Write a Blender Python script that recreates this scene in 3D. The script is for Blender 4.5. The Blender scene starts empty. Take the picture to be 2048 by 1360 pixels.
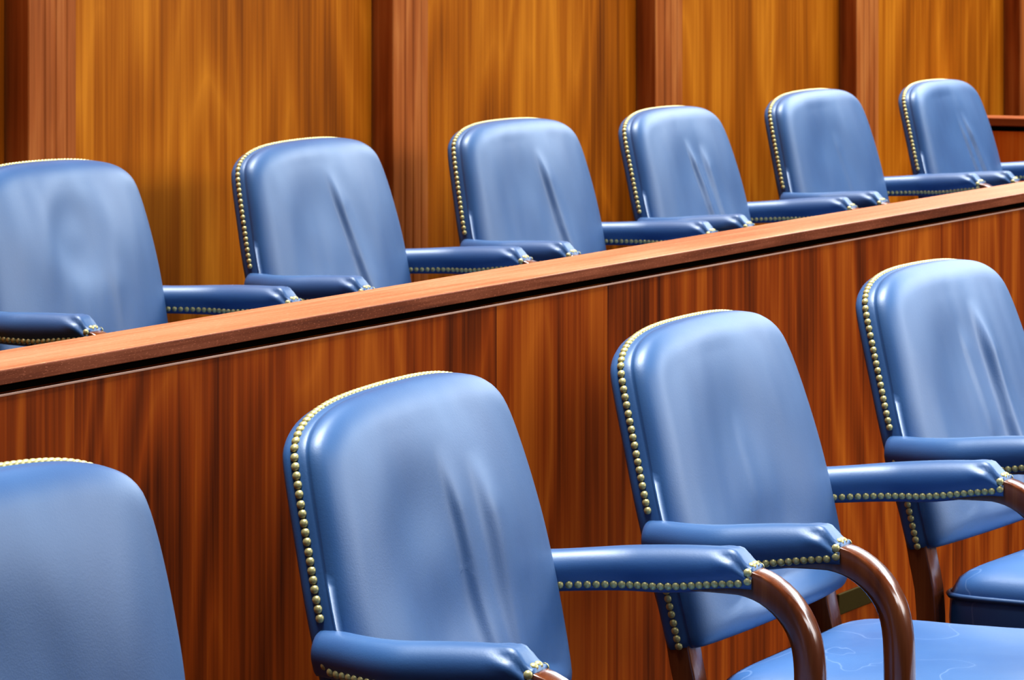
import bpy, bmesh, math, random
from mathutils import Vector, noise as mnoise
random.seed(7)
S = bpy.context.scene
COL = S.collection

# ------------------------------------------------------------------ helpers
def obj_from(name, verts, faces, mat, parent=None, smooth=True):
    me = bpy.data.meshes.new(name)
    me.from_pydata([tuple(v) for v in verts], [], faces)
    bm = bmesh.new(); bm.from_mesh(me)
    bmesh.ops.recalc_face_normals(bm, faces=bm.faces)
    bm.to_mesh(me); bm.free()
    if smooth:
        for p in me.polygons: p.use_smooth = True
    if mat: me.materials.append(mat)
    o = bpy.data.objects.new(name, me)
    COL.objects.link(o)
    if parent: o.parent = parent
    return o

def empty(name, loc=(0, 0, 0), rz=0.0):
    o = bpy.data.objects.new(name, None)
    o.empty_display_size = 0.1
    o.location = loc; o.rotation_euler = (0, 0, rz)
    COL.objects.link(o)
    return o

def tag(o, label=None, cat=None, group=None, kind=None):
    if label: o['label'] = label
    if cat: o['category'] = cat
    if group: o['group'] = group
    if kind: o['kind'] = kind
    return o

def box_bm(x0, x1, y0, y1, z0, z1, bev=0.0, seg=2):
    bm = bmesh.new()
    bmesh.ops.create_cube(bm, size=1.0)
    for v in bm.verts:
        v.co = Vector(((x0 + x1) / 2 + v.co.x * (x1 - x0), (y0 + y1) / 2 + v.co.y * (y1 - y0), (z0 + z1) / 2 + v.co.z * (z1 - z0)))
    if bev > 0:
        bmesh.ops.bevel(bm, geom=list(bm.edges), offset=bev, segments=seg, affect='EDGES', profile=0.5)
    return bm

def obj_bm(name, bm, mat, parent=None, smooth=False):
    me = bpy.data.meshes.new(name)
    bmesh.ops.recalc_face_normals(bm, faces=bm.faces)
    bm.to_mesh(me); bm.free()
    if smooth:
        for p in me.polygons: p.use_smooth = True
    me.materials.append(mat)
    o = bpy.data.objects.new(name, me); COL.objects.link(o)
    if parent: o.parent = parent
    return o

def loops_mesh(loops, cap0=True, cap1=True, tip=None):
    """closed loops of equal length -> verts, faces"""
    n = len(loops[0]); V = []; Fc = []
    for L in loops: V += L
    for i in range(len(loops) - 1):
        for j in range(n):
            a = i * n + j; b = i * n + (j + 1) % n
            Fc.append((a, b, b + n, a + n))
    for flag, i in ((cap0, 0), (cap1, len(loops) - 1)):
        if flag:
            c = sum((Vector(q) for q in loops[i]), Vector()) / n
            if tip is not None and i > 0: c = tip
            V.append(c); k = len(V) - 1
            for j in range(n):
                Fc.append((i * n + j, i * n + (j + 1) % n, k))
    return V, Fc

def catmull(pts, n):
    """resample an open poly-line smoothly; points are tuples"""
    P = [Vector(p) for p in pts]
    P = [P[0] * 2 - P[1]] + P + [P[-1] * 2 - P[-2]]
    out = []
    for i in range(1, len(P) - 2):
        for k in range(n):
            t = k / n
            a, b, c, d = P[i - 1], P[i], P[i + 1], P[i + 2]
            out.append(0.5 * ((2 * b) + (c - a) * t + (2 * a - 5 * b + 4 * c - d) * t * t + (3 * b - a - 3 * c + d) * t ** 3))
    out.append(P[-2])
    return out

def resample(pts, n, closed=False):
    P = [Vector(p) for p in pts]
    if closed: P = P + [P[0]]
    d = [0.0]
    for a, b in zip(P, P[1:]): d.append(d[-1] + (b - a).length)
    out = []; j = 0
    m = n if closed else n - 1
    for i in range(n):
        t = d[-1] * i / m
        while j < len(d) - 2 and d[j + 1] < t: j += 1
        f = (t - d[j]) / max(d[j + 1] - d[j], 1e-9)
        out.append(P[j].lerp(P[j + 1], min(max(f, 0), 1)))
    return out, d[-1]

def sstep(a, b, x):
    t = min(max((x - a) / (b - a), 0), 1)
    return t * t * (3 - 2 * t)

# ------------------------------------------------------------------ materials
class NT:
    def __init__(self, name):
        self.m = bpy.data.materials.new(name); self.m.use_nodes = True
        self.t = self.m.node_tree; self.t.nodes.clear()
        self.out = self.t.nodes.new('ShaderNodeOutputMaterial')
        self.b = self.t.nodes.new('ShaderNodeBsdfPrincipled')
        self.t.links.new(self.b.outputs[0], self.out.inputs[0])
    def n(self, kind, **kw):
        nd = self.t.nodes.new(kind)
        for k, v in kw.items(): setattr(nd, k, v)
        return nd
    def l(self, a, b): self.t.links.new(a, b)
    def math(self, op, a, b=None, clamp=False):
        nd = self.n('ShaderNodeMath', operation=op, use_clamp=clamp)
        for i, v in enumerate((a, b)):
            if v is None: continue
            if isinstance(v, (int, float)): nd.inputs[i].default_value = v
            else: self.l(v, nd.inputs[i])
        return nd.outputs[0]
    def noise(self, vec, scale, detail=3, rough=.55, dist=0.0):
        nd = self.n('ShaderNodeTexNoise')
        nd.inputs['Scale'].default_value = scale; nd.inputs['Detail'].default_value = detail
        nd.inputs['Roughness'].default_value = rough; nd.inputs['Distortion'].default_value = dist
        self.l(vec, nd.inputs['Vector'])
        return nd.outputs['Fac']
    def mapping(self, vec, scale, loc=(0, 0, 0)):
        nd = self.n('ShaderNodeMapping'); nd.inputs['Scale'].default_value = scale; nd.inputs['Location'].default_value = loc
        self.l(vec, nd.inputs['Vector']); return nd.outputs[0]
    def ramp(self, fac, stops):
        nd = self.n('ShaderNodeValToRGB'); e = nd.color_ramp.elements
        while len(e) < len(stops): e.new(0.5)
        for el, (p, c) in zip(e, stops): el.position = p; el.color = (*c, 1)
        self.l(fac, nd.inputs[0]); return nd.outputs[0]

def srgb(r, g, b):
    f = lambda c: (c / 255 / 12.92) if c / 255 <= .04045 else ((c / 255 + .055) / 1.055) ** 2.4
    return (f(r), f(g), f(b))

def wood(name, dark, mid, light, axis='Z', coord='world', rough=.3, spec=.5, coat=.0, fine=60, band=5.0, rings=7.0, ringw=.5,
         leaf=0.0, leafax='X', loc=(0, 0, 0), speck=0.0, bump=.0):
    t = NT(name)
    if coord == 'world':
        g = t.n('ShaderNodeNewGeometry'); vec = g.outputs['Position']
    else:
        g = t.n('ShaderNodeTexCoord'); vec = g.outputs['Object']
    k = {'X': 0, 'Y': 1, 'Z': 2}[axis]
    def sc(cross, along):
        s = [cross] * 3; s[k] = along; return tuple(s)
    var = None
    if leaf > 0:
        sp = t.n('ShaderNodeSeparateXYZ'); t.l(vec, sp.inputs[0])
        idx = t.math('FLOOR', t.math('DIVIDE', t.math('ADD', sp.outputs[leafax], 11.17), leaf))
        wn = t.n('ShaderNodeTexWhiteNoise', noise_dimensions='1D'); t.l(idx, wn.inputs['W'])
        var = wn.outputs['Value']
        cb = t.n('ShaderNodeCombineXYZ'); t.l(t.math('MULTIPLY', var, 9.0), cb.inputs[2]); t.l(t.math('MULTIPLY', var, 5.0), cb.inputs[1])
        va = t.n('ShaderNodeVectorMath', operation='ADD'); t.l(vec, va.inputs[0]); t.l(cb.outputs[0], va.inputs[1]); vec = va.outputs[0]
    f1 = t.noise(t.mapping(vec, sc(fine, fine * .018), loc), 1.0, 4, .6, .3)
    f2 = t.noise(t.mapping(vec, sc(band, band * .10), loc), 1.0, 3, .5, .4)
    fld = t.noise(t.mapping(vec, sc(band * .75, band * .16), loc), 1.0, 1.5, .45, .2)
    ring = t.math('PINGPONG', t.math('MULTIPLY', fld, rings * 2), 1.0)
    ring = t.math('POWER', ring, 1.6)
    s = t.math('ADD', t.math('MULTIPLY', f1, .55), t.math('MULTIPLY', f2, .75))
    s = t.math('ADD', s, t.math('MULTIPLY', t.math('SUBTRACT', ring, .5), ringw * .30))
    if var is not None:
        s = t.math('ADD', s, t.math('MULTIPLY', t.math('SUBTRACT', var, .5), .07))
    col = t.ramp(s, [(.36, dark), (.62, mid), (.90, light)])
    if speck > 0:
        pf = t.noise(t.mapping(vec, sc(fine * 5, fine * .9), loc), 1.0, 2, .6)
        mx = t.n('ShaderNodeMix', data_type='RGBA'); t.l(t.math('MULTIPLY', t.math('GREATER_THAN', pf, .63), speck), mx.inputs[0])
        t.l(col, mx.inputs[6]); mx.inputs[7].default_value = (*[min(1, c * 2.2 + .06) for c in light], 1); col = mx.outputs[2]
    t.l(col, t.b.inputs['Base Color'])
    t.b.inputs['Roughness'].default_value = rough
    t.b.inputs['Specular IOR Level'].default_value = spec
    t.b.inputs['Coat Weight'].default_value = coat
    t.b.inputs['Coat Roughness'].default_value = .12
    if bump > 0:
        bp = t.n('ShaderNodeBump'); bp.inputs['Strength'].default_value = bump; bp.inputs['Distance'].default_value = .002
        t.l(f1, bp.inputs['Height']); t.l(bp.outputs[0], t.b.inputs['Normal'])
    return t.m

M = {}
M['wall'] = wood('veneer_wall', srgb(110, 52, 4), srgb(176, 97, 14), srgb(216, 134, 34), 'Z', rough=.45, spec=.12, fine=75, band=5.5, rings=6, ringw=.55, loc=(.3, 0, .2))
M['pilaster'] = wood('pilaster_wood', srgb(116, 56, 16), srgb(176, 96, 42), srgb(214, 136, 72), 'Z', rough=.45, spec=.15, fine=70, band=14, rings=3, ringw=.3, loc=(3, 1, 4))
M['panel'] = wood('veneer_red', srgb(58, 18, 1), srgb(136, 58, 7), srgb(176, 94, 24), 'Z', rough=.42, spec=.12, fine=80, band=6, rings=7, ringw=.65, leaf=.36, loc=(7.3, 2, 1))
M['rail'] = wood('rail_wood', srgb(146, 78, 44), srgb(208, 130, 90), srgb(238, 172, 132), 'X', rough=.4, spec=.45, fine=95, band=9, rings=2, ringw=.15, speck=.18, loc=(1, 5, 2), bump=.15)
M['railedge'] = wood('rail_edge_wood', srgb(74, 30, 10), srgb(112, 54, 26), srgb(150, 86, 58), 'X', rough=.5, spec=.2, fine=170, band=40, rings=2, ringw=.2, speck=.35, loc=(3, 1, 2))
M['railY'] = wood('end_rail_wood', srgb(112, 50, 24), srgb(150, 78, 38), srgb(186, 108, 62), 'Y', rough=.4, spec=.45, fine=95, band=9, rings=2, ringw=.15, loc=(1, 5, 2))
M['armwood'] = wood('mahogany', srgb(66, 28, 12), srgb(112, 58, 30), srgb(142, 84, 48), 'Z', coord='object', rough=.22, spec=.5, coat=.6, fine=80, band=12, rings=2, ringw=.2)
M['lit_edge'] = wood('painted_lit_edge', srgb(150, 104, 84), srgb(178, 134, 114), srgb(200, 160, 140), 'X', rough=.4, spec=.4)  # panel's top ledge catching light, painted as a paler strip
M['endpanel_lit'] = wood('veneer_end_lit', srgb(140, 60, 14), srgb(220, 116, 36), srgb(240, 150, 64), 'Z', rough=.42, spec=.2, fine=85, band=9, rings=3)  # lighter wood: the light on the end panel is put into its colour
M['dark'] = NT('painted_recess_shade').m
M['dark'].node_tree.nodes['Principled BSDF'].inputs['Base Color'].default_value = (.004, .002, .001, 1)  # near-black colour carries the shade inside the gaps under the caps
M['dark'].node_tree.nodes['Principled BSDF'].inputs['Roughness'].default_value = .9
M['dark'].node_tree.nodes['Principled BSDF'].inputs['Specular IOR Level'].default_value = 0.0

def leather(name):
    t = NT(name)
    tc = t.n('ShaderNodeTexCoord'); vec = tc.outputs['Object']
    big = t.noise(vec, 5.0, 3, .5)
    col = t.ramp(big, [(.3, srgb(37, 79, 129)), (.7, srgb(49, 92, 141))])
    t.l(col, t.b.inputs['Base Color'])
    t.b.inputs['Roughness'].default_value = .46
    t.b.inputs['Specular IOR Level'].default_value = .5
    t.b.inputs['Coat Weight'].default_value = .85; t.b.inputs['Coat Roughness'].default_value = .52; t.b.inputs['Coat IOR'].default_value = 1.5
    v = t.n('ShaderNodeTexVoronoi'); v.inputs['Scale'].default_value = 520; t.l(vec, v.inputs['Vector'])
    fine = t.noise(vec, 260, 3, .6)
    h = t.math('ADD', t.math('MULTIPLY', v.outputs['Distance'], .5), fine)
    bp = t.n('ShaderNodeBump'); bp.inputs['Strength'].default_value = .10; bp.inputs['Distance'].default_value = .0012
    t.l(h, bp.inputs['Height']); t.l(bp.outputs[0], t.b.inputs['Normal'])
    return t.m
M['leather'] = leather('blue_leather')

def leather_seat():
    m = leather('creased_blue_leather_lit'); tt = m.node_tree
    b = tt.nodes['Principled BSDF']
    tc = tt.nodes.new('ShaderNodeTexCoord')
    nz = tt.nodes.new('ShaderNodeTexNoise'); nz.inputs['Scale'].default_value = 5.5; nz.inputs['Detail'].default_value = 2; nz.inputs['Distortion'].default_value = 1.2
    tt.links.new(tc.outputs['Object'], nz.inputs['Vector'])
    mm = tt.nodes.new('ShaderNodeMath'); mm.operation = 'SUBTRACT'; mm.inputs[1].default_value = .5; tt.links.new(nz.outputs['Fac'], mm.inputs[0])
    ab = tt.nodes.new('ShaderNodeMath'); ab.operation = 'ABSOLUTE'; tt.links.new(mm.outputs[0], ab.inputs[0])
    rp = tt.nodes.new('ShaderNodeValToRGB'); rp.color_ramp.elements[0].position = 0; rp.color_ramp.elements[0].color = (1, 1, 1, 1)
    rp.color_ramp.elements[1].position = .012; rp.color_ramp.elements[1].color = (0, 0, 0, 1)
    tt.links.new(ab.outputs[0], rp.inputs[0])
    mx = tt.nodes.new('ShaderNodeMix'); mx.data_type = 'RGBA'
    ml = tt.nodes.new('ShaderNodeMath'); ml.operation = 'MULTIPLY'; ml.inputs[1].default_value = .22; tt.links.new(rp.outputs[0], ml.inputs[0])
    old = b.inputs['Base Color'].links[0].from_socket
    tt.links.new(ml.outputs[0], mx.inputs[0]); tt.links.new(old, mx.inputs[6]); mx.inputs[7].default_value = (*srgb(170, 190, 225), 1)
    tt.links.new(mx.outputs[2], b.inputs['Base Color'])
    return m
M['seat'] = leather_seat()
for nd in M['seat'].node_tree.nodes:  # seat leather lightened: overhead light on the seat put into its colour
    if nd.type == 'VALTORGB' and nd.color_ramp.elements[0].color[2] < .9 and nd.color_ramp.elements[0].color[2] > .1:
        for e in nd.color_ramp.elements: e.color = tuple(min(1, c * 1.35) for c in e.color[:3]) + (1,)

def brass(name, c, rough):
    t = NT(name)
    tc = t.n('ShaderNodeTexCoord')
    nz = t.noise(tc.outputs['Object'], 400, 2)
    col = t.ramp(nz, [(.3, tuple(x * .8 for x in c)), (.7, c)])
    t.l(col, t.b.inputs['Base Color'])
    t.b.inputs['Metallic'].default_value = 1.0; t.b.inputs['Roughness'].default_value = rough
    return t.m
M['brass'] = brass('antique_brass', srgb(216, 204, 146), .46)
M['brass'].node_tree.nodes['Principled BSDF'].inputs['Metallic'].default_value = .55
M['plate'] = brass('dull_gold', srgb(80, 66, 30), .6)

def carpet():
    t = NT('carpet'); g = t.n('ShaderNodeNewGeometry')
    nz = t.noise(g.outputs['Position'], 120, 3)
    t.l(t.ramp(nz, [(.3, srgb(38, 30, 24)), (.7, srgb(62, 48, 36))]), t.b.inputs['Base Color'])
    t.b.inputs['Roughness'].default_value = 1.0; t.b.inputs['Specular IOR Level'].default_value = .1
    return t.m
M['carpet'] = carpet()

# ------------------------------------------------------------------ camera frame (X along the rows, Y away, Z up)
FPX = 8000.0
TH = math.radians(27.152)
HORIZ = -147.0
CS, SN = math.cos(TH), math.sin(TH)
ZS = 0.55                                   # chair reference height above its floor
Z0 = 0.8478 + ZS                            # camera height over the front floor
TIER = Z0 - 0.7452 - ZS                     # rear floor height

# ------------------------------------------------------------------ chair geometry
BW = [(.0, -.036), (.12, -.036), (.215, -.0358), (.244, -.0345), (.2535, -.030), (.2562, -.020), (.2575, .0), (.2605, .05), (.262, .10), (.259, .15),
      (.2505, .20), (.2405, .25), (.2335, .28), (.228, .298), (.2215, .310), (.209, .3205), (.1965, .327), (.1805, .333), (.1600, .338),
      (.135, .342), (.105, .3448), (.0700, .3465), (.035, .3472), (0.0, .3475)]
half = catmull([(x * 1.019 * (1 + .036 * sstep(.07, .33, z)), z, 0) for x, z in BW], 8)
outline = half + [Vector((-p.x, p.y, 0)) for p in reversed(half[1:-1])]
NB = 200
OUT, PERIM = resample(outline, NB, closed=True)          # (x, z) outline of the back at the nail line
def Yrec(z): return .262 * (z - .131) + .17 * (z - .131) ** 2
CR, SR = .968, .25
def back_pt(x, z, f): return Vector((x, Yrec(z) - f * CR, z + f * SR + ZS))

OCX, OCZ = 0.0, .14
def make_back(feat, seed):
    """feat: dict(ridges=[(x0,z0,x1,z1,amp,w)], sags=[(x,z,rx,rz,amp)], crown)"""
    C = Vector((OCX, OCZ, 0)); loops = []
    tang = [(OUT[(i + 1) % NB] - OUT[i - 1]).normalized() for i in range(NB)]
    nor = [Vector((t.y, -t.x, 0)) for t in tang]
    nor = [n if n.dot(p - C) > 0 else -n for n, p in zip(nor, OUT)]
    hs = [max(n.dot(p - C), .12) for n, p in zip(nor, OUT)]
    hs = [sum(hs[(i + k) % NB] for k in range(-5, 6)) / 11 for i in range(NB)]
    def off(d): return [C + (p - C) * (1 - d / h) for p, h in zip(OUT, hs)]
    def loop(pts, fs): return [back_pt(p.x, p.y, f) for p, f in zip(pts, fs)]
    # rear panel -> rear edge -> side band -> crease -> front roll
    for t in (.15, .5, .8):
        pts = [C.lerp(p, t) for p in OUT]; loops.append(loop(pts, [-.022] * NB))
    for d, f in ((.012, -.020), (.004, -.0175), (.0005, -.0135), (0, -.009), (0, .0), (0, .009), (.0015, .0115), (.0022, .0135), (.0012, .016)):
        loops.append(loop(off(d), [f] * NB))
    def bulge(x, z, d):
        R = .036; A = .019
        q = 1 - min(d / R, 1); f = .016 + A * math.sqrt(max(0, 1 - q ** 2.2))
        f += .034 * max(0, 1 - abs(x / .262) ** 2.6) * max(0, 1 - abs((z - .08) / .27) ** 2.2)
        in_ = sstep(.01, .05, d)
        for sx, sz, rx, rz, amp in feat.get('sags', []):
            r = ((x - sx) / rx) ** 2 + ((z - sz) / rz) ** 2
            f -= 1.35 * amp * math.exp(-r ** 1.6) * in_
        for x0, z0, x1, z1, amp, w in feat.get('ridges', []):
            dx, dz = x1 - x0, z1 - z0; L2 = dx * dx + dz * dz
            t = ((x - x0) * dx + (z - z0) * dz) / L2
            tt = min(max(t, 0), 1)
            ex, ez = x - (x0 + dx * tt), z - (z0 + dz * tt)
            side = (ex * dz - ez * dx) / math.sqrt(L2)
            dist = math.hypot(ex, ez)
            env = sstep(-.05, .25, t) * (1 - sstep(.85, 1.25, t))
            ww = w * (.7 + .6 * tt) * (1.3 - .6 * math.tanh(side / w * 1.5))
            f += amp * math.exp(-(dist / ww) ** 2) * env * in_
        f += .0016 * mnoise.noise(Vector((x * 9 + seed, z * 7, seed * 1.7))) * in_
        f += .0010 * mnoise.noise(Vector((x * 26 + seed, z * 9, seed * .7))) * in_
        return f
    ds = [.0, .0025, .006, .010, .015, .021, .028, .036, .045]
    for d in ds:
        pts = off(.0012 + d * .95); loops.append(loop(pts, [bulge(q.x, q.y, d) for q in pts]))
    base = off(.0012 + .045 * .95)
    K = 46
    for k in range(1, K):
        t = 1 - k / K
        pts = [C + (p - C) * t for p in base]
        loops.append(loop(pts, [bulge(q.x, q.y, .045 + (1 - t) * .17) for q in pts]))
    return loops_mesh(loops, tip=back_pt(OCX, OCZ, bulge(OCX, OCZ, .2)))

def nail_mesh():
    V = []; Fc = []; n = 12; r = .0049; h = .0034
    rings = [(r, -.0008), (r, .0004), (r * .93, h * .38), (r * .72, h * .72), (r * .4, h * .94)]
    for rr, z in rings:
        for j in range(n):
            a = 2 * math.pi * j / n; V.append((rr * math.cos(a), rr * math.sin(a), z))
    V.append((0, 0, h))
    for i in range(len(rings) - 1):
        for j in range(n):
            a = i * n + j; b = i * n + (j + 1) % n; Fc.append((a, b, b + n, a + n))
    k = (len(rings) - 1) * n
    for j in range(n): Fc.append((k + j, k + (j + 1) % n, len(V) - 1))
    me = bpy.data.meshes.new('nail'); me.from_pydata(V, [], Fc)
    for p in me.polygons: p.use_smooth = True
    me.materials.append(M['brass'])
    return me
NAIL = nail_mesh()

def add_nail(pos, normal, parent, j=0.0):
    o = bpy.data.objects.new('nail_head', NAIL); COL.objects.link(o)
    o.parent = parent; o.location = pos
    nrm = (Vector(normal) + Vector((random.uniform(-j, j), random.uniform(-j, j), random.uniform(-j, j)))).normalized()
    o.rotation_euler = nrm.to_track_quat('Z', 'Y').to_euler()
    return o

def nail_row_mesh(items, parent):
    V = []; Fc = []
    src = [v.co.copy() for v in NAIL.vertices]; fs = [tuple(p.vertices) for p in NAIL.polygons]
    for pos, nrm in items:
        q = Vector(nrm).normalized().to_track_quat('Z', 'Y'); k = len(V)
        V += [q @ v + Vector(pos) for v in src]; Fc += [tuple(i + k for i in f) for f in fs]
    o = obj_from('nail_trim', V, Fc, M['brass'], parent)
    o['kind'] = 'stuff'
    return o

# ---- arm path: (y, xcentre offset, ztop, zbottom)
def arm_station(u):
    y = .003 - .275 * u
    xc = .254 + .058 * sstep(-.12, .48, u)
    xc -= .0 * u
    zt = .126 + .0165 * sstep(.0, .9, u)
    zb = .0775 + .010 * u + .010 * sstep(.55, 1, u)
    return y, xc, zt, zb

def make_pad(side):
    N = 40; m = 36; loops = []
    us = [0, .004, .012] + [.012 + (.985 - .012) * i / 46 for i in range(1, 47)] + [.992, 1.0]
    for u in us:
        y, xc, zt, zb = arm_station(u)
        hw = .0255
        endk = sstep(.895, .99, u)
        zt2 = zt - .017 * endk ** 1.5
        hw2 = hw - .0045 * endk
        rnd = 1.0
        if u < .012: rnd = .90 + .1 * u / .012
        pts = []
        H = zt2 - zb
        for j in range(m):
            a = 2 * math.pi * j / m
            ca, sa = math.cos(a), math.sin(a)
            # superellipse: round on top, boxy below
            e = 2.6 if sa > 0 else 5.0
            r = (abs(ca) ** e + abs(sa) ** e) ** (-1 / e)
            x = r * ca * hw2; z = r * sa
            bul = 1 + .07 * math.exp(-((z - .25) / .5) ** 2) * (1 - endk) - .03 * math.exp(-((z + .8) / .3) ** 2)
            x *= bul * (1 - .17 * sstep(.05, -.85, z) * (1 - endk))
            zz = (zb + H * .45) + (z * H * .55 if z > 0 else z * H * .45)
            # pleats at the wrapped front end
            if u > .80:
                k = sstep(.80, .90, u)
                up = sstep(-.1, .6, sa)
                for side_c in (.70, math.pi - .70):
                    da = a - side_c + (u - .9) * (3.0 if side_c < 1.5 else -3.0)
                    g = math.exp(-(da / .16) ** 2); g2 = math.exp(-((abs(da) - .36) / .2) ** 2)
                    amt = k * (.0036 * g - .0024 * g2)
                    x -= ca * amt; zz -= sa * amt
            pts.append(Vector((side * (xc) + (x * rnd), y, zb + (zz - zb) * rnd + ZS + (1 - rnd) * H * .5)))
        # lean the rear end with the back
        loops.append(pts)
    return loops_mesh(loops)

def pad_nails(side):
    """both faces of the pad: lower rows, two at the front of each face, two on top"""
    items = []
    for face in (-1, 1):
        N = 27
        for i in range(N):
            u = .035 + (.945 - .035) * i / (N - 1)
            y, xc, zt, zb = arm_station(u)
            lift = .016 * (1 - sstep(0, .12, u)) if face * side > 0 else 0
            items.append((face * side > 0, Vector((side * xc + face * .0218, y, zb + .0095 + lift + ZS)), Vector((face, 0, -.05)), face))
        y, xc, zt, zb = arm_station(.978)
        for dz in (.012, .0222):
            items.append((True, Vector((side * xc + face * .0212, y - .002, zb + dz + ZS)), Vector((face, -.08, .1)), face))
    y, xc, zt, zb = arm_station(.978)
    for dx in (-.0062, .0050):
        items.append((True, Vector((side * xc + dx, y - .002, zt - .0172 + ZS)), Vector((0, -.35, 1)), 0))
    return items

def sweep_rect(path, w, d, ch, nseg=3):
    """path of (x,y,z); section: w across X, d across the in-plane normal; ch(t) chamfer"""
    P = [Vector(p) for p in path]; loops = []
    n = len(P)
    for i, p in enumerate(P):
        t = (P[min(i + 1, n - 1)] - P[max(i - 1, 0)]).normalized()
        X = Vector((1, 0, 0)); X = (X - t * X.dot(t)).normalized()
        N = t.cross(X).normalized()
        u = i / (n - 1)
        ww = w(u) / 2; dd = d(u) / 2; c = ch(u)
        pts = []
        for sx, sn in ((1, 1), (-1, 1), (-1, -1), (1, -1)):
            # rounded corner with chamfer c
            a = (sx * ww, sn * (dd - c)); b = (sx * (ww - c), sn * dd)
            if sx * sn < 0: a, b = b, a
            for k in range(nseg + 1):
                f = k / nseg
                px = a[0] + (b[0] - a[0]) * f; pn = a[1] + (b[1] - a[1]) * f
                bulge = .22 * c * math.sin(math.pi * f)
                pts.append(p + X * (px + sx * bulge) + N * (pn + sn * bulge))
        loops.append(pts)
    return loops_mesh(loops)

def make_post(side):
    prof = [(-.19, .106), (-.24, .107), (-.262, .1062), (-.285, .0995), (-.306, .086), (-.323, .067), (-.334, .044), (-.339, .018),
            (-.3405, -.01), (-.341, -.06), (-.340, -.15), (-.336, -.30), (-.330, -.45), (-.326, -.55)]
    pts = catmull([(side * .312, y, z + ZS) for y, z in prof], 8)
    pts, _ = resample(pts, 70)
    def ch(u): return .0018 + .0125 * sstep(.10, .26, u) * (1 - .35 * sstep(.35, .6, u))
    return sweep_rect(pts, lambda u: .036 + .004 * sstep(.1, .3, u), lambda u: .031 + .004 * sstep(.12, .3, u) - .006 * sstep(.5, 1, u), ch)

def make_leg(side):
    prof = [(-.010, .06), (-.028, .0), (-.038, -.05), (-.047, -.10), (-.048, -.2), (-.03, -.38), (.01, -.55)]
    pts = catmull([(side * (.238), y, z + ZS) for y, z in prof], 6)
    pts, _ = resample(pts, 34)
    return sweep_rect(pts, lambda u: .038, lambda u: .030, lambda u: .0025)

def seat_outline(n, inset=0.0):
    pts = []
    yb, yf = -.061 - inset, -.57 + inset
    for k in range(n):
        a = 2 * math.pi * k / n
        ca, sa = math.cos(a), math.sin(a)
        e = 11
        r = (abs(ca) ** e + abs(sa) ** e) ** (-1 / e)
        u = r * sa  # +1 back .. -1 front
        y = (yb + yf) / 2 + u * (yb - yf) / 2
        hw = (.243 + .035 * (1 - u) / 2) - inset
        yy = y - .018 * (1 - (r * ca) ** 2) * max(0, -u)
        pts.append((r * ca * hw, yy))
    return pts

def make_seat():
    n = 96; loops = []
    ring = lambda ins, z: [Vector((x, y, z + ZS)) for x, y in seat_outline(n, ins)]
    loops.append(ring(.02, -.162)); loops.append(ring(.003, -.160)); loops.append(ring(0, -.156))
    loops.append(ring(-.001, -.13)); loops.append(ring(0, -.104)); loops.append(ring(.003, -.101))
    K = 26; L0 = seat_outline(n, .001)
    cx, cy = 0, -.32
    for k in range(K):
        t = 1 - (k / K)
        zc = -.094 + .034 * (1 - t ** 9) ** .5 + .018 * (1 - t ** 2)
        pts = []
        for x, y in L0:
            px, py = cx + (x - cx) * t, cy + (y - cy) * t
            d = 1 - t
            w = .0018 * mnoise.noise(Vector((px * 14, py * 14, 3.1))) * sstep(.05, .3, d)
            dish = .010 * math.exp(-((px / .16) ** 2 + ((py + .36) / .15) ** 2))
            pts.append(Vector((px, py, zc + w - dish + ZS)))
        loops.append(pts)
    return loops_mesh(loops)

def make_welt():
    base = seat_outline(96, -.0012); m = 8; V = []; Fc = []; r = .0042; n = len(base)
    for i, (x, y) in enumerate(base):
        a = Vector((*base[i - 1], 0)); b = Vector((*base[(i + 1) % n], 0)); t = (b - a).normalized(); nn = Vector((t.y, -t.x, 0))
        for j in range(m):
            an = 2 * math.pi * j / m
            V.append(Vector((x, y, -.0965 + ZS)) + nn * (r * math.cos(an)) + Vector((0, 0, r * math.sin(an))))
    for i in range(n):
        for j in range(m):
            a = i * m + j; b = i * m + (j + 1) % m; c = ((i + 1) % n) * m + (j + 1) % m; d = ((i + 1) % n) * m + j
            Fc.append((a, b, c, d))
    return V, Fc

NSP = .0097
def back_nails():
    """nails run up one side, over the top and down the other; returns individual (seen) and joined lists"""
    dense, L = resample(outline, 1600, closed=True)
    arr = []
    n = int(L / NSP); st = 1600 / n
    for i in range(n):
        k = int(i * st) % 1600
        p = dense[k]; a = dense[k - 1]; b = dense[(k + 1) % 1600]
        t = (b - a).normalized(); nn = Vector((t.y, -t.x, 0))
        if nn.dot(p - Vector((0, .14, 0))) < 0: nn = -nn
        arr.append((p, nn))
    ind, join = [], []
    for p, nn in arr:
        if p.y < -.031: continue                     # none along the lower edge
        if .072 < p.y < .130: continue               # under the arm pads
        pos = back_pt(p.x + nn.x * .0006, p.y + nn.y * .0006, 0.0)
        nrm = Vector((nn.x, nn.y * SR, nn.y * CR)) if abs(nn.y) > 1e-6 else Vector((nn.x, 0, 0))
        nrm = Vector((nn.x, nn.y * .25, nn.y * .968))
        if p.x < -.10: ind.append((pos, nrm, p))
        else: join.append((pos, nrm))
    return ind, join

BACK_IND, BACK_JOIN = back_nails()

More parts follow.
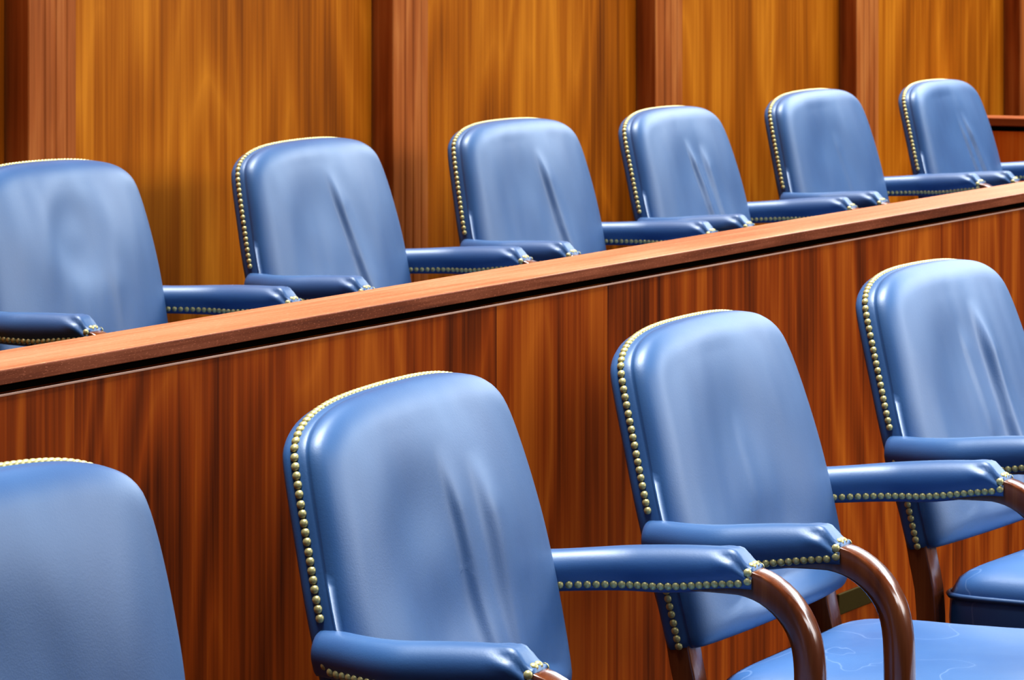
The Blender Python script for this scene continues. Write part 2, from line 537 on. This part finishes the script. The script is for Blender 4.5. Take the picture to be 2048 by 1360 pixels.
def build_chair(name, low_visible):
    root = empty(name)
    ob = {}
    V, Fc = make_back(FEATS[0], 0.3)
    back = obj_from('backrest', V, Fc, M['leather'], root)
    cnt = 0
    for pos, nrm, p in BACK_IND:
        if p.y < .08 and not low_visible: continue
        add_nail(pos, nrm, back, .06); cnt += 1
    jl = list(BACK_JOIN)
    if not low_visible: jl = [q for q in jl if q[0].z - ZS > .1]
    nail_row_mesh(jl, back)
    for side in (-1, 1):
        V, Fc = make_pad(side)
        pad = obj_from('armrest', V, Fc, M['leather'], root)
        rest = []
        for outer, pos, nrm, face in pad_nails(side):
            vis = (face <= 0)
            if vis: add_nail(pos, nrm, pad, .05); cnt += 1
            else: rest.append((pos, nrm))
        nail_row_mesh(rest, pad)
    for side in (-1, 1):
        V, Fc = make_post(side); obj_from('arm_support', V, Fc, M['armwood'], root)
    for side in (-1, 1):
        V, Fc = make_leg(side); obj_from('rear_leg', V, Fc, M['armwood'], root)
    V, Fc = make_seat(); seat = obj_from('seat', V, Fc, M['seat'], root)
    V, Fc = make_welt(); obj_from('piping', V, Fc, M['leather'], seat)
    fr = box_bm(-.235, .235, -.54, -.06, ZS - .205, ZS - .158, .006)
    obj_bm('seat_frame', fr, M['armwood'], root, smooth=False)
    return root

def children(o): return [c for c in bpy.data.objects if c.parent == o]
def copy_tree(o, kids, parent=None):
    c = o.copy(); COL.objects.link(c)
    if parent: c.parent = parent
    for ch in kids.get(o.name, []): copy_tree(ch, kids, c)
    return c

# features of each chair's backrest: ridges (x0,z0 -> x1,z1, amplitude, width), sags (x,z,rx,rz,amp)
FEATS = [
 dict(sags=[(-.06, .10, .17, .15, .016)], ridges=[]),                                                          # A
 dict(sags=[(-.06, .15, .12, .11, .015), (.03, .02, .18, .12, .012)], ridges=[(.000, .265, .035, .00, .0070, .016), (.065, .25, .085, -.0, .0080, .022)]),   # B
 dict(sags=[(-.03, .13, .15, .14, .017), (.02, .0, .18, .10, .010)], ridges=[(-.03, .22, -.01, .05, .0016, .02)]),                          # C
 dict(sags=[(-.04, .14, .14, .13, .015)], ridges=[(.035, .275, .055, -.02, .0135, .018), (-.03, .25, -.01, .1, .003, .014)]),  # D
 dict(sags=[(-.01, .215, .075, .07, .0080), (-.03, .07, .13, .13, .007)], ridges=[(.07, .17, .085, -.02, .0025, .022)]),  # R1
 dict(sags=[(-.05, .15, .12, .13, .012)], ridges=[(.000, .285, .055, .0, .0095, .016)]),                         # R2
 dict(sags=[(-.06, .15, .12, .13, .012)], ridges=[(.010, .275, .05, .02, .0095, .016)]),                         # R3
 dict(sags=[(-.02, .14, .13, .13, .012)], ridges=[(-.035, .265, .0, .05, .0085, .013), (.035, .25, .055, .05, .0070, .015)]),  # R4
 dict(sags=[(-.05, .14, .13, .14, .015)], ridges=[(-.01, .24, .02, .08, .0022, .016)]),                         # R5
 dict(sags=[(-.06, .14, .13, .15, .014)], ridges=[(.02, .25, .07, .02, .0080, .012), (-.01, .25, .03, .0, .005, .010)]),  # R6
]
# name: x, y, yaw, row
# x, y, yaw, dz, pitch, roll
POSE = {
 'A': (3.020, 2.090, -.05, 0, -.12, 0), 'B': (3.9260, 2.1204, .0519, -.0138, -.0304, .0183), 'C': (4.7085, 2.0998, .0383, -.0062, -.0027, .0003),
 'D': (5.4925, 2.0829, -.0044, .0055, .0046, -.0115), 'R1': (5.6730, 3.7695, -.0080, -.0043, -.0571, -.0086), 'R2': (6.5428, 3.7581, -.0011, -.0086, -.0382, .0125),
 'R3': (7.3243, 3.7226, -.0260, -.0031, -.0422, -.0007), 'R4': (7.9990, 3.6676, .0353, -.0027, -.0033, -.0023), 'R5': (8.8901, 3.7064, -.0110, .0010, -.0188, .0128),
 'R6': (9.6064, 3.6586, .0261, .0021, -.0062, -.0025)}
CH = [
 ('A', 0, 'blue leather armchair nearest the camera, bare smooth back, no nail column or seat showing'),
 ('B', 0, 'blue leather armchair second along the front row, two soft vertical folds in its back'),
 ('C', 0, 'blue leather armchair third along the front row, unfolded back, wide seat and curved arm showing'),
 ('D', 0, 'blue leather armchair farthest along the front row, one sharp vertical fold in its back'),
 ('R1', 1, 'blue leather armchair nearest the camera behind the rail, round dark sag in its back'),
 ('R2', 1, 'blue leather armchair second along behind the rail, long slanting fold in its back'),
 ('R3', 1, 'blue leather armchair third along behind the rail, slim single fold in its back'),
 ('R4', 1, 'blue leather armchair fourth along behind the rail, two parallel folds in its back'),
 ('R5', 1, 'blue leather armchair fifth along behind the rail, next-to-last, unfolded back'),
 ('R6', 1, 'blue leather armchair farthest behind the rail, beside the low end partition'),
]

proto_f = build_chair('jury_armchair', True)
proto_r = build_chair('jury_armchair', False)
def kid_map(root):
    km = {}
    for o in list(bpy.data.objects):
        if o.parent: km.setdefault(o.parent.name, []).append(o)
    return km
KM = kid_map(None)
seen = set()
for i, (nm, row, lab) in enumerate(CH):
    src = proto_r if row else proto_f
    if row in seen: root = copy_tree(src, KM)
    else: root = src; seen.add(row)
    CH[i] = (nm, row, lab, root)
for i, (nm, row, lab, root) in enumerate(CH):
    x, y, a, dz, pt, ro = POSE[nm]
    root.location = (x + .55 * math.sin(ro), y - .55 * math.sin(pt), (TIER if row else 0.0) + dz)
    root.rotation_euler = (-pt, -ro, a)
    tag(root, lab, 'chair', 'jury chairs in the row behind the rail' if row else 'jury chairs in the front row')
    V, Fc = make_back(FEATS[i], 1.7 * i + .3)
    for c in root.children:
        if c.name.startswith('backrest'):
            me = bpy.data.meshes.new('backrest'); me.from_pydata([tuple(v) for v in V], [], Fc)
            bm = bmesh.new(); bm.from_mesh(me); bmesh.ops.recalc_face_normals(bm, faces=bm.faces); bm.to_mesh(me); bm.free()
            for p in me.polygons: p.use_smooth = True
            me.materials.append(M['leather']); c.data = me

# ------------------------------------------------------------------ jury box front partition
PT = 2.60                                   # front edge of the rail cap
HT = 0.1731 * PT / CS                       # its depth under the camera
ZT = Z0 - HT
PB = HT * CS / 0.1654                       # back edge of the cap
TK = (0.1791 - 0.1731) * PT / CS            # cap thickness
XA, XB = 2.2, 10.95
part = empty('partition', (XA, PT, 0))
tag(part, 'long low red-brown wood partition with a flat rail cap, running between the two rows of chairs', 'partition')
def pobj(name, x0, x1, y0, y1, z0, z1, mat, parent, bev=.0, loc=(0, 0, 0)):
    bm = box_bm(x0, x1, y0, y1, z0, z1, bev)
    for v in bm.verts: v.co -= Vector(loc)
    return obj_bm(name, bm, mat, parent)
PL = (XA, PT, 0)
pobj('rail_cap', XA, XB, PT + .002, PB, ZT - TK, ZT, M['rail'], part, .0015, PL)
pobj('edge_band', XA, XB, PT, PT + .0035, ZT - TK, ZT - .0008, M['railedge'], part, .0008, PL)
PPAN = PT + .004
zp = Z0 - 0.1825 * PPAN / CS
pobj('front_panel', XA, XB, PPAN, PPAN + .010, 0.0, zp, M['panel'], part, .0, PL)
lip = pobj('lit_panel_edge', XA, XB, PPAN - .0015, PPAN + .004, zp - .0032, zp, M['lit_edge'], part, .0008, PL)
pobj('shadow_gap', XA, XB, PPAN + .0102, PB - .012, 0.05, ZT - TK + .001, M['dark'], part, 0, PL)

# end partition across the far end of the rear row
XE = 10.60
HE = .536
ze = Z0 - HE
endp = empty('end_partition', (XE, PB + .02, 0))
tag(endp, 'low wood end partition with capped rail beside the farthest rear chair, meeting the panelled wall', 'partition')
EL = (XE, PB + .02, 0)
YE0, YE1 = PB + .02, 4.095
pobj('rail_cap', XE, XE + .13, YE0, YE1, ze - .024, ze, M['railY'], endp, .003, EL)
pobj('front_panel', XE + .006, XE + .03, YE0, YE1, TIER, ze - .038, M['endpanel_lit'], endp, 0, EL)
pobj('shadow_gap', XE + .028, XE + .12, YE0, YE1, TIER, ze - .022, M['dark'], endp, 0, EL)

# unidentified gold patch low on the partition, glimpsed behind the third front chair
# ------------------------------------------------------------------ panelled back wall
WY = 4.10
def stripX(px, p):
    u = (px - 1024) / FPX
    return p * (CS + u * SN) / (SN - u * CS)
seams = [5.995, 7.351, 8.647, 9.912, 11.18]
WT = 2.6
wall = obj_bm('wall_back', box_bm(3.6, 13.5, WY + .02, WY + .12, 0, WT), M['wall'])
tag(wall, 'tall honey-brown veneered wood wall behind the rear row', None, None, 'structure')
edges = [4.0] + seams + [13.2]
PWD = .155
for i in range(len(edges) - 1):
    x0 = edges[i] + (PWD - .01 if i else 0); x1 = edges[i + 1] - .004
    p = obj_bm('wall_panel', box_bm(x0, x1, WY, WY + .022, TIER, WT, .0), M['wall'], wall)
for i, sx in enumerate(seams):
    bm = bmesh.new()
    # pilaster section: flat front with three shallow reeds
    yf = WY - .05
    prof = [(0, WY + .02), (0, yf + .002), (.002, yf)]
    w = PWD
    for g in (.32, .55, .78):
        c = w * g
        prof += [(c - .006, yf), (c - .003, yf + .002), (c + .003, yf + .002), (c + .006, yf)]
    prof += [(w - .002, yf), (w, yf + .002), (w, WY + .02)]
    vs0 = [bm.verts.new((sx + a, b, TIER)) for a, b in prof]; vs1 = [bm.verts.new((sx + a, b, WT)) for a, b in prof]
    for k in range(len(prof) - 1): bm.faces.new((vs0[k], vs0[k + 1], vs1[k + 1], vs1[k]))
    bm.faces.new(vs0); bm.faces.new(vs1)
    t = obj_bm('trim_%d' % (i + 1), bm, M['pilaster'])
    tag(t, 'vertical reeded wood pilaster on the back wall', None, None, 'structure')

# floors
fl = obj_bm('floor', box_bm(-2, 14, -3, PPAN + .05, -.1, 0), M['carpet']); tag(fl, 'dark carpeted floor', None, None, 'structure')
fl2 = obj_bm('floor_tier', box_bm(XA, 14, PPAN + .03, WY + .12, -.1, TIER), M['carpet']); tag(fl2, 'raised carpeted floor of the rear row', None, None, 'structure')

# thin plate standing in for the blurred gold patch
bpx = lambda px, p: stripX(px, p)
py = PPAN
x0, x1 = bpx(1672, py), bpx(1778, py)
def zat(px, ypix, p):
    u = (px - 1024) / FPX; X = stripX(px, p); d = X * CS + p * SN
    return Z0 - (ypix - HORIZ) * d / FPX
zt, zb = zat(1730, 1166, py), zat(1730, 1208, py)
pl = obj_bm('gold_patch', box_bm(x0, x1, py - .006, py - .0005, zb, zt, .0015), M['plate'])
tag(pl, 'flat stand-in for a blurred gold patch low on the dark partition, seen under the third front chair', 'wall plate')

# ------------------------------------------------------------------ camera
cam = bpy.data.cameras.new('camera'); co = bpy.data.objects.new('camera', cam); COL.objects.link(co)
co.location = (0, 0, Z0)
# forward (CS, SN, 0)
co.rotation_euler = (math.radians(90), 0, TH - math.radians(90))
cam.sensor_fit = 'HORIZONTAL'; cam.sensor_width = 36.0
cam.lens = FPX / 2048 * 36.0
cam.shift_x = 0.0
cam.shift_y = -(680 - HORIZ) / 2048
cam.clip_start = .05; cam.clip_end = 60
cam.dof.use_dof = True; cam.dof.focus_distance = 4.6; cam.dof.aperture_fstop = 36
S.camera = co

# ------------------------------------------------------------------ light
def area(name, loc, target, sx, sy, power, col=(1, 1, 1), spread=180):
    l = bpy.data.lights.new(name, 'AREA'); l.shape = 'RECTANGLE'; l.size = sx; l.size_y = sy; l.energy = power; l.color = col; l.spread = math.radians(spread)
    o = bpy.data.objects.new(name, l); COL.objects.link(o); o.location = loc
    o.rotation_euler = (Vector(target) - Vector(loc)).to_track_quat('-Z', 'Y').to_euler()
    return o
area('ceiling_light_front', (5.0, 2.12, 3.3), (5.0, 2.0, .5), 6.5, .3, 72, (.94, .98, 1), 60)
area('ceiling_light_rear', (8.0, 3.72, 3.3), (8.0, 3.6, .8), 8.0, .35, 60, (.95, .98, 1), 50)
area('ceiling_light_far', (11.0, .7, 3.4), (8.5, 1.8, .6), 9.0, .9, 150, (.86, .95, 1), 140)
area('added_light_rear', (14.0, 2.3, 3.6), (11.5, 3.4, .9), 7.0, .9, 50, (.86, .95, 1), 120)  # unseen lamp added to brighten the rear row
area('courtroom_light', (8.8, -4.0, 2.9), (6.2, 2.4, .9), 5.0, 2.0, 58, (.95, .98, 1), 90)
area('added_light_front', (4.6, -4.2, 3.4), (4.6, 2.2, .8), 4.0, 1.0, 20, (.95, .98, 1), 70)  # unseen frontal lamp added for sheen on the rolled edges of the backs
area('added_light_side', (12.0, -4.0, 2.7), (6.0, 2.2, .9), 4.0, 1.8, 6, (1, .97, .93), 100)  # unseen oblique lamp added so the chairs shade the partition between them
w = bpy.data.worlds.new('world'); S.world = w; w.use_nodes = True
bg = w.node_tree.nodes['Background']; bg.inputs[0].default_value = (.75, .85, 1, 1); bg.inputs[1].default_value = .05
S.view_settings.view_transform = 'Standard'
S.view_settings.look = 'Medium High Contrast'
S.view_settings.exposure = 0.0
